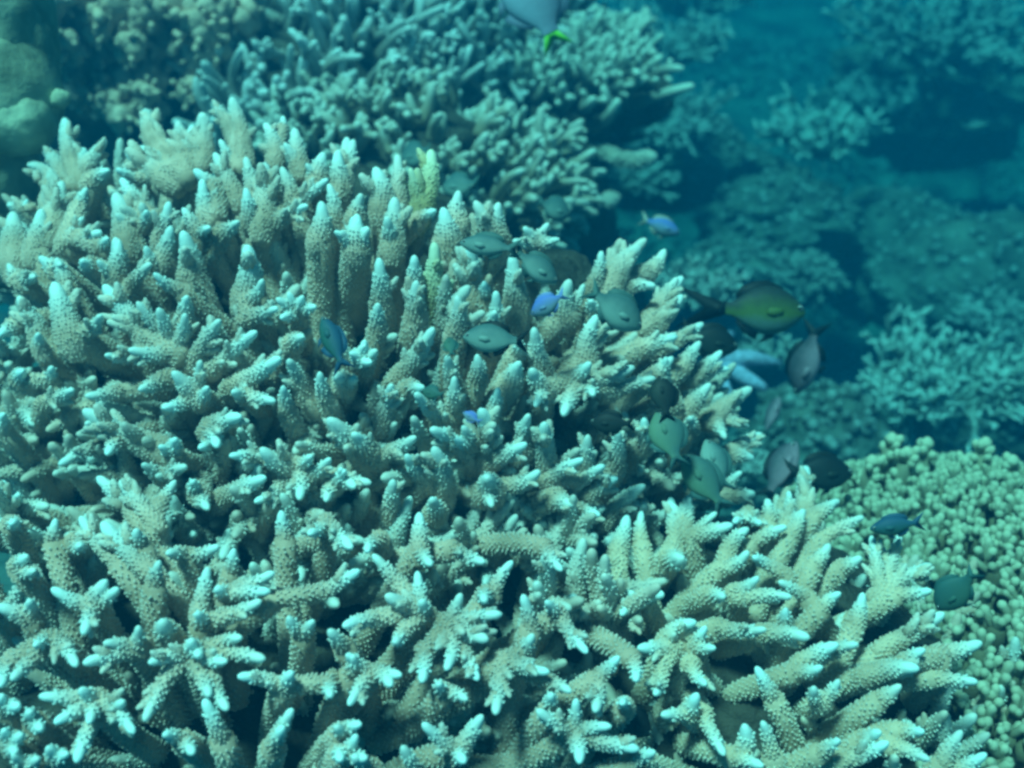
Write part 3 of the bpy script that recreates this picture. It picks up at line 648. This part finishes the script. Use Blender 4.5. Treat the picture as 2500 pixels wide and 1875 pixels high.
# ------------------------------------------------------------ thin staghorn thickets behind
def twig_coral(label, x, y, d, spreadpx, hpx, seed, n=26, r=.006, m=M_TWIG, flat=.35, levels=3, group='thin-branched corals behind'):
    rng = np.random.default_rng(seed); base = at(x, y, d); k = d / F
    root = thing('thicket_coral', label, 'coral', base, group)
    W_ = spreadpx * k; Hh = hpx * k; jobs = []
    for i in range(n):
        mb = MB(); th = rng.uniform(0, 6.283)
        p = base + np.array([math.cos(th), math.sin(th), 0]) * W_ * .25 * rng.uniform(0, 1)
        def grow(p, d_, L, r_, lev):
            q = p + d_ * L
            mid = (p + q) / 2 + rng.normal(0, L * .07, 3)
            tv = [0.1, .25, .45] if lev > 0 else [.3, .6, 1.0]
            P = [p, mid, q] + ([q + d_ * r_ * .5] if lev == 0 else []); rr = [r_, r_ * .92, r_ * .8] + ([r_ * .4] if lev == 0 else [])
            tube(mb, P, rr, 6, tv + ([1.0] if lev == 0 else []), .1, rng)
            if lev > 0:
                for _ in range(int(rng.integers(2, 4))):
                    dd = nz(d_ + rng.normal(0, .55, 3) * [1, 1, .7] + [0, 0, .10]); grow(q if rng.uniform() < .6 else mid, dd, L * rng.uniform(.5, .8), r_ * .82, lev - 1)
        d0 = nz([math.cos(th), math.sin(th), flat + rng.uniform(0, .5)])
        grow(p - np.array([0, 0, .03]), d0 * np.array([1, 1, 1]), W_ * rng.uniform(.28, .42), r, levels)
        jobs.append(mb)
    for mb in jobs: mb.build('branch', m, root, base)
    return root
twig_coral('tangled thin staghorn bush with curling pale twigs above the knobbly coral', 935, 395, 2.25, 105, 80, 41, 44, .0065, m=M_LACE, flat=.55)
twig_coral('small thin-twigged coral at the edge of the frame beside the tangled bush', 1010, 330, 2.7, 70, 60, 42, 22, .006)
twig_coral('tree-like coral with twisted pale limbs standing alone in the blue distance', 820, 145, 3.3, 75, 60, 43, 26, .009, m=M_LACE, flat=.5)
twig_coral('hazy branching coral bank in the upper right of the view', 925, 45, 3.9, 95, 60, 44, 34, .011)
twig_coral('faint branching coral cut by the right edge near the top', 1015, 60, 3.7, 45, 50, 45, 18, .010)
twig_coral('dim low bush of coral behind the shelf fingers, near the top edge', 650, 55, 3.4, 80, 40, 46, 34, .009)
twig_coral('bluish low coral patch below the tip of the shelf fingers', 665, 125, 3.1, 75, 40, 47, 34, .008)
twig_coral('wispy coral growth between the shelf coral and the bright blue fish', 625, 180, 2.9, 60, 35, 48, 24, .007)
twig_coral('small fan of cyan twigs right behind the dome edge', 612, 238, 2.2, 30, 25, 49, 20, .005)
twig_coral('feathery cyan coral spreading above the large yellow-bellied fish', 700, 290, 2.1, 55, 40, 50, 46, .005, flat=.6)
twig_coral('dim coral patch at the very top beyond the big fish', 690, 5, 4.2, 80, 40, 51, 26, .011)
twig_coral('low mossy-looking coral tufts in the hollow near the starfish', 770, 345, 2.15, 45, 25, 52, 26, .0045)
twig_coral('small cyan tuft coral low in the gap beside the dome', 745, 455, 1.75, 32, 30, 53, 30, .0042, flat=.7)
twig_coral('sparse coral tuft on the dark slope right of the tree-like coral', 880, 100, 3.8, 45, 30, 54, 18, .009)

def boulder(label, x, y, d, rp, seed, ratio=(1, 1, .8), amp=.18, fine=.05):
    c = at(x, y, d); k = d / F * rp
    o = blob('coral_boulder', M_BOUL, c, np.array(ratio) * k, seed, amp, 1.6, fine, 14, (130, 84))
    rng = np.random.default_rng(seed); mb = MB()
    for _ in range(300):
        v = nz(rng.normal(0, 1, 3) + [0, -.5, .5]); f = 1 + amp * noise.fractal(Vector(v * 1.6) + Vector((seed, 0, 0)), 1, 2, 3)
        p = v * np.array(ratio) * k * f * .99; n_ = nz(v + rng.normal(0, .35, 3) + [0, 0, .3]); L = rng.uniform(.01, .035) * rng.uniform(.3, 1); r = rng.uniform(.004, .013)
        tube(mb, [p, p + n_ * L * .7, p + n_ * L], [r * 1.3, r, r * .6], 6, [0, .1, rng.uniform(.1, .6)], .2, rng)
    q = mb.build('crust', M_TWIG, o); q['kind'] = 'stuff'
    return tag(o, label, 'coral boulder', 'rounded coral boulders')
boulder('round ball-shaped coral boulder in the gap between dome and knobbly coral', 815, 455, 2.15, 72, 11, (1, .9, .95), .10)
boulder('wide hazy coral boulder on the slope above the tangled thin staghorn', 985, 285, 3.2, 95, 12, (1.15, .8, .62), .16)
boulder('domed coral boulder half hidden behind the wide hazy one', 890, 255, 3.5, 78, 13, (1, .8, .75), .16)
boulder('small knob-shaped coral boulder low behind the yellow-bellied fish', 805, 280, 2.8, 26, 14, (1.2, .9, .8), .2)
boulder('pale rubble-topped mound at the foot of the tree-like coral', 775, 225, 3.2, 62, 15, (1.1, .8, .75), .35, .12)
boulder('low mound on the slope between blue fish and domed boulder', 740, 275, 2.9, 48, 16, (1.2, .9, .6), .3, .1)
boulder('dark mound under the bushy coral at the right edge', 1005, 400, 2.6, 62, 17, (1.1, .9, .7), .3, .1)
boulder('dark boulder beneath the tangled thin staghorn bush', 930, 430, 2.55, 60, 18, (1.2, .9, .6), .25, .08)
boulder('shadowy rock hump holding the coral bank in the upper right', 930, 100, 4.2, 85, 19, (1.2, .8, .6), .3, .1)
boulder('low dark hump below the shelf coral tip', 660, 160, 3.4, 80, 20, (1.2, .8, .5), .3, .1)

# ------------------------------------------------------------ blue sea star
def star():
    c = at(722, 360, 1.72); root = thing('sea_star', 'light blue sea star draped on the coral beside the yellow-bellied fish', 'sea star', c)
    rng = np.random.default_rng(3); mb = MB(); tube(mb, [c + [0, .012, -.012], c, c + [0, -.006, .008]], [.02, .022, .012], 12, None, .04, rng, True); mb.build('disc', M_STAR, root, c)
    for (x, y, dd, mx, my) in [(778, 364, 1.74, 750, 358), (764, 388, 1.70, 745, 378), (730, 335, 1.78, 722, 345), (700, 345, 1.74, 708, 352), (728, 393, 1.66, 718, 376)]:
        mb = MB(); e = at(x, y, dd); mdl = at(mx, my, 1.705)
        P = np.array([c, c * .5 + mdl * .5, mdl, mdl * .5 + e * .5, e, e + nz(e - mdl) * .004])
        tube(mb, P, [.017, .0145, .0125, .0105, .0075, .004], 10, None, .05, rng); mb.build('arm', M_STAR, root, c)
star()

# ------------------------------------------------------------ fish
def fish_mat(name, back, belly, spot=None):
    m = bpy.data.materials.new(name); m.use_nodes = True; n = m.node_tree.nodes; l = m.node_tree.links
    b = n['Principled BSDF']; b.inputs['Roughness'].default_value = .6; b.inputs['Specular IOR Level'].default_value = .18
    a = n.new('ShaderNodeAttribute'); a.attribute_name = 'tip'
    r = n.new('ShaderNodeValToRGB'); e = r.color_ramp.elements; e[0].position = .2; e[0].color = (*belly, 1); e[1].position = .85; e[1].color = (*back, 1)
    if spot: s = e.new(.42); s.color = (*spot, 1)
    no = n.new('ShaderNodeTexNoise'); no.inputs['Scale'].default_value = 160; tc = n.new('ShaderNodeTexCoord'); l.new(tc.outputs['Object'], no.inputs['Vector'])
    ad = n.new('ShaderNodeMath'); ad.operation = 'MULTIPLY_ADD'; ad.inputs[1].default_value = .25; l.new(no.outputs['Fac'], ad.inputs[0])
    sb = n.new('ShaderNodeMath'); sb.operation = 'SUBTRACT'; sb.inputs[1].default_value = .125; l.new(a.outputs['Fac'], sb.inputs[0]); l.new(sb.outputs[0], ad.inputs[2])
    l.new(ad.outputs[0], r.inputs[0]); l.new(r.outputs[0], b.inputs['Base Color']); return m
M_EYE = mat('fish_eye', (.01, .012, .015), None, rough=.15, var=0, bump=0, spec=.6)
M_EYER = mat('fish_eye_ring', (.35, .4, .4), None, rough=.4, var=.1, bump=0)
def plate(mb, outline, y0, th, tv=.5):
    """thin solid fin from an outline in the fish's x-z plane"""
    o = np.array(outline, float); n = len(o); c = o.mean(0)
    V = [(p[0], y0 + s * th * (.25), p[1]) for s in (-1, 1) for p in o] + [(c[0], y0 - th, c[1]), (c[0], y0 + th, c[1])]
    j = np.arange(n); k = (j + 1) % n
    tr = np.concatenate([np.stack([j, k, np.full(n, 2 * n)], -1), np.stack([n + k, n + j, np.full(n, 2 * n + 1)], -1)])
    mb.add(V, np.stack([k, j, n + j, n + k], -1), tr, tv)
def fish(label, x, y, d, lenpx, ang, yaw, body, fin, deep=.46, group='small reef fish', tail_fork=.6, cat='fish', thick=.17, name='damselfish', tl=1.0):
    """ang: heading in the picture plane (0 right, 90 up); yaw turns the head away from (+) or to (-) the viewer"""
    if d < 1.07 and y < 490 and x < 730: d = min(E_DOME.hit(x, y), 1.3) - .05
    L = lenpx * d / F / max(.35, math.cos(R(yaw)))
    c = at(x, y, d)
    fwd = RT * math.cos(R(ang)) + UP * math.sin(R(ang)); view = ray(x, y)
    fwd = nz(fwd * math.cos(R(yaw)) + view * math.sin(R(yaw)))
    upv = UP * math.cos(R(ang)) - RT * math.sin(R(ang))
    if abs(ang) > 90: upv = -upv
    upv = nz(upv - fwd * (upv @ fwd)); side = np.cross(upv, fwd)
    root = thing(name, label, cat, c, group)
    Mx = Matrix(((fwd[0], side[0], upv[0], c[0]), (fwd[1], side[1], upv[1], c[1]), (fwd[2], side[2], upv[2], c[2]), (0, 0, 0, 1)))
    root.matrix_world = Mx
    s = np.array([0, .02, .06, .13, .22, .34, .46, .58, .68, .76, .82, .88])
    top = np.array([.0, .055, .12, .215, .30, .36, .37, .32, .24, .155, .105, .10]) * deep / .7
    bot = np.array([.0, .05, .10, .185, .27, .33, .335, .285, .205, .13, .09, .085]) * deep / .7
    wd = np.array([.0, .04, .07, .10, .125, .135, .125, .10, .07, .045, .028, .015]) * thick / .17
    xs = (.48 - s); g = 16; th = np.linspace(0, 2 * np.pi, g, endpoint=False); V = []; T = []
    for i in range(len(s)):
        for a in th:
            zz = math.sin(a); V.append((xs[i], math.cos(a) * wd[i], (top[i] if zz > 0 else bot[i]) * zz)); T.append(.5 + .5 * zz * (.55 + .45 * min(1, top[i] / top.max())) + (.12 if i > 8 else 0))
    i = np.arange(len(s) - 1)[:, None] * g; j = np.arange(g)[None]; k = (j + 1) % g
    Q = np.stack([i + j, i + g + j, i + g + k, i + k], -1).reshape(-1, 4)
    Ls = L
    mb = MB(); mb.add(np.array(V) * Ls, Q, None, T); mb.build('body', body, root)
    zt = top / 1.0; dz = deep
    def P(name, ol, y0=0, th_=.006, m=fin, tv=.9):
        q = MB(); plate(q, [(a * Ls, b * Ls) for a, b in ol], y0 * Ls, th_ * Ls, tv); return q.build(name, m, root)
    f = tail_fork
    P('tail_fin', [(-.36, .0), (-.37, .06), (-.37 - .09 * tl, .12 * f + .04), (-.37 - .24 * tl, .28 * f + .03), (-.37 - .17 * tl, .11), (-.42 - .02 * tl, .0), (-.37 - .17 * tl, -.11), (-.37 - .24 * tl, -.28 * f - .03), (-.37 - .09 * tl, -.12 * f - .04), (-.37, -.05)])
    P('dorsal_fin', [(.26, top[4] * .85), (.20, top[4] * 1.0 + .05), (.05, top[6] + .055), (-.10, top[7] + .075), (-.24, top[8] + .07), (-.30, top[9] + .03), (-.24, top[9] * .8), (-.1, top[7] * .85), (.08, top[6] * .85)])
    P('anal_fin', [(-.02, -bot[6] * .85), (-.06, -bot[6] - .06), (-.20, -bot[8] - .085), (-.29, -bot[9] - .03), (-.25, -bot[9] * .8), (-.12, -bot[7] * .85)])
    P('pelvic_fin', [(.16, -bot[5] * .9), (.12, -bot[5] - .04), (-.02, -bot[6] - .09), (.06, -bot[6] * .9)])
    for sg in (-1, 1):
        q = MB(); plate(q, [(a * Ls, b * Ls) for a, b in [(.20, .0), (.16, .035), (.04, .03), (.0, -.03), (.08, -.065), (.18, -.04)]], sg * wd[5] * 1.01 * Ls, .0022 * Ls, .45); q.build('pectoral_fin', body, root)
        ex, ez = .385, .035 * deep / .46
        q = MB(); p0 = np.array([ex, sg * .066 * thick / .17, ez]) * Ls; dy = np.array([0, sg, 0.0])
        tube(q, [p0, p0 + dy * .014 * Ls, p0 + dy * .020 * Ls], [.034 * Ls, .033 * Ls, .02 * Ls], 12); eo = q.build('eye', M_EYER, root)
        q = MB(); p1 = p0 + dy * .017 * Ls; tube(q, [p1, p1 + dy * .007 * Ls, p1 + dy * .012 * Ls], [.021 * Ls, .020 * Ls, .01 * Ls], 10); q.build('pupil', M_EYE, eo)
    return root
FM = {
 'teal': fish_mat('teal_scales', (.06, .12, .13), (.24, .34, .32)), 'tealf': fish_mat('teal_fin', (.06, .12, .12), (.15, .22, .2)),
 'yel': fish_mat('yellow_belly_scales', (.02, .03, .03), (.09, .15, .14), (.07, .12, .03)), 'dark': fish_mat('dark_scales', (.008, .012, .014), (.02, .028, .025)), 'darkf': fish_mat('dark_fin', (.012, .016, .016), (.02, .03, .03)),
 'blue': fish_mat('electric_blue_scales', (.10, .16, .50), (.20, .26, .30)), 'bluef': fish_mat('electric_blue_fin', (.15, .22, .5), (.2, .3, .4)),
 'deep': fish_mat('deep_blue_scales', (.02, .07, .13), (.03, .10, .09)), 'grn': fish_mat('green_scales', (.035, .10, .10), (.06, .13, .10)),
 'pink': fish_mat('pinkish_scales', (.07, .07, .09), (.40, .28, .34)), 'olive': fish_mat('olive_scales', (.06, .12, .12), (.13, .21, .15)),
 'big': fish_mat('blue_grey_scales', (.12, .15, .22), (.22, .30, .40)), 'lime': fish_mat('lime_fin', (.16, .55, .04), (.16, .55, .04)), 'pale': fish_mat('pale_scales', (.35, .32, .28), (.5, .45, .4)),
}
t_, tf = FM['teal'], FM['tealf']
fish('large damselfish with dark back, yellow-green belly and long forked tail swimming right', 762, 311, 1.24, 91, -3, 6, FM['yel'], FM['dark'], deep=.52, tail_fork=.7, tl=2.4, name='damselfish')
fish('black fish half hidden behind the dome edge, below the forked tail', 712, 342, 1.22, 56, -14, 10, FM['dark'], FM['darkf'], deep=.55, tail_fork=1.0)
fish('pinkish fish with a dark back diving steeply beside the blue sea star', 806, 362, 1.45, 66, -106, 25, FM['pink'], FM['dark'], deep=.40)
fish('faint pale pink fish gliding upright in the blue gap below the diving one', 772, 414, 1.5, 40, 68, 30, FM['pink'], FM['tealf'], deep=.28)
fish('purplish grey fish low in the gap, left of the black-backed one', 782, 468, 1.28, 62, 62, 20, FM['pink'], FM['dark'], deep=.42)
fish('black-backed fish resting just above the knobbly coral edge', 822, 473, 1.22, 66, -2, 12, FM['dark'], FM['darkf'], deep=.50)
fish('teal fish facing left between the upright branches near the dome top', 487, 246, 1.02, 58, 174, 10, t_, tf, deep=.36)
fish('teal grey fish heading down right with a thin tail, above the electric blue fish', 537, 268, 1.0, 52, -38, 15, t_, tf, deep=.46)
fish('bright blue-backed fish with a grey belly pointing down left among the branches', 547, 305, .98, 38, -148, 15, FM['blue'], FM['bluef'], deep=.5)
fish('broad grey teal fish heading down right near the right side of the dome', 617, 311, 1.0, 64, -38, 15, t_, tf, deep=.52)
fish('dark-backed fish facing left in the middle of the dome', 492, 339, .98, 62, 176, 10, FM['teal'], FM['dark'], deep=.46)
fish('small green fish seen from behind in the middle of the dome', 450, 346, 1.0, 18, 100, 55, FM['grn'], FM['grn'], deep=.45)
fish('deep blue-green fish slipping down between branches left of centre', 332, 341, .98, 56, 112, 25, FM['deep'], FM['deep'], deep=.34)
fish('tiny green fish tucked under a pale branch near the centre', 432, 393, .98, 22, 170, 30, FM['grn'], FM['grn'], deep=.55)
fish('tiny electric blue fish deep between branches at the centre', 471, 417, .95, 20, 150, 20, FM['blue'], FM['bluef'], deep=.45)
fish('olive grey fish nosing upward at the right rim of the dome', 667, 436, 1.02, 54, 112, 20, FM['olive'], tf, deep=.62)
fish('dark fish in shadow just above the upward-nosing olive fish', 663, 396, 1.06, 42, 100, 20, FM['dark'], FM['darkf'], deep=.6)
fish('green-grey fish facing up left against the lower right rim of the dome', 702, 480, 1.0, 64, 128, 12, FM['olive'], tf, deep=.50)
fish('blue-grey fish partly behind the green-grey one at the dome rim', 715, 463, 1.06, 50, 112, 20, FM['teal'], tf, deep=.5)
fish('dark olive fish hiding under the white-tipped cluster right of centre', 610, 423, .96, 42, 178, 15, FM['dark'], FM['darkf'], deep=.5)
fish('bright violet-blue fish alone against the dark blue water', 662, 227, 1.6, 40, -22, 8, FM['blue'], FM['pale'], deep=.42)
fish('faint ghostly pale fish above the violet-blue one', 610, 200, 2.0, 26, 22, 30, FM['pale'], FM['pale'], deep=.5)
fish('grey teal fish between the dome and the low tan finger coral', 459, 186, 1.4, 36, 190, 25, t_, tf, deep=.6)
fish('small dull teal fish above the edge of the low tan finger coral', 555, 209, 1.4, 34, -25, 25, t_, tf, deep=.6)
fish('dim round teal fish in front of the creamy lumpy-fingered coral', 415, 155, 1.5, 30, 200, 30, t_, tf, deep=.7)
fish('small blue fish facing left over the knobbly coral', 894, 526, .98, 46, 188, 10, FM['deep'], FM['deep'], deep=.38)
fish('dark green fish dipping into the knobbly coral', 955, 592, .96, 46, -135, 25, FM['grn'], FM['grn'], deep=.6)
fish('faint pale fish far off in the dark water at upper right', 976, 126, 3.0, 24, 8, 20, FM['teal'], FM['teal'], deep=.3)
fish('smooth dark fish in the gap at the bottom left of the pale staghorn', 632, 722, .86, 48, -35, 25, FM['dark'], FM['darkf'], deep=.5)
big = fish('large blue-grey fish with a lime green tail cut off by the top edge', 533, 0, 1.45, 92, 118, 10, FM['big'], FM['big'], deep=.62, group='', tail_fork=.5, name='parrotfish')
for ch in big.children:
    if ch.name.startswith('tail_fin'): ch.data.materials[0] = FM['lime']; ch['label'] = 'lime green tail fin'

# ------------------------------------------------------------ the water's own haze
def haze():
    bpy_m = bpy.data.materials.new('sea_water_haze'); bpy_m.use_nodes = True; n = bpy_m.node_tree.nodes; n.clear()
    v = n.new('ShaderNodeVolumePrincipled'); v.inputs['Color'].default_value = (0.0, 0.098, 0.20, 1); v.inputs['Absorption Color'].default_value = (0.0, .53, .65, 1); v.inputs['Density'].default_value = 0.62; v.inputs['Anisotropy'].default_value = .3
    o = n.new('ShaderNodeOutputMaterial'); bpy_m.node_tree.links.new(v.outputs[0], o.inputs['Volume'])
    lo = np.array([-15, -4, -6]); hi = np.array([17, 31, 1.35])
    V = [(x, y, z) for x in (lo[0], hi[0]) for y in (lo[1], hi[1]) for z in (lo[2], hi[2])]
    Q = [(0, 1, 3, 2), (4, 6, 7, 5), (0, 4, 5, 1), (2, 3, 7, 6), (0, 2, 6, 4), (1, 5, 7, 3)]
    mb = MB(); mb.add(V, Q); ob = mb.build('haze', bpy_m, smooth=False); ob['kind'] = 'stuff'
haze()
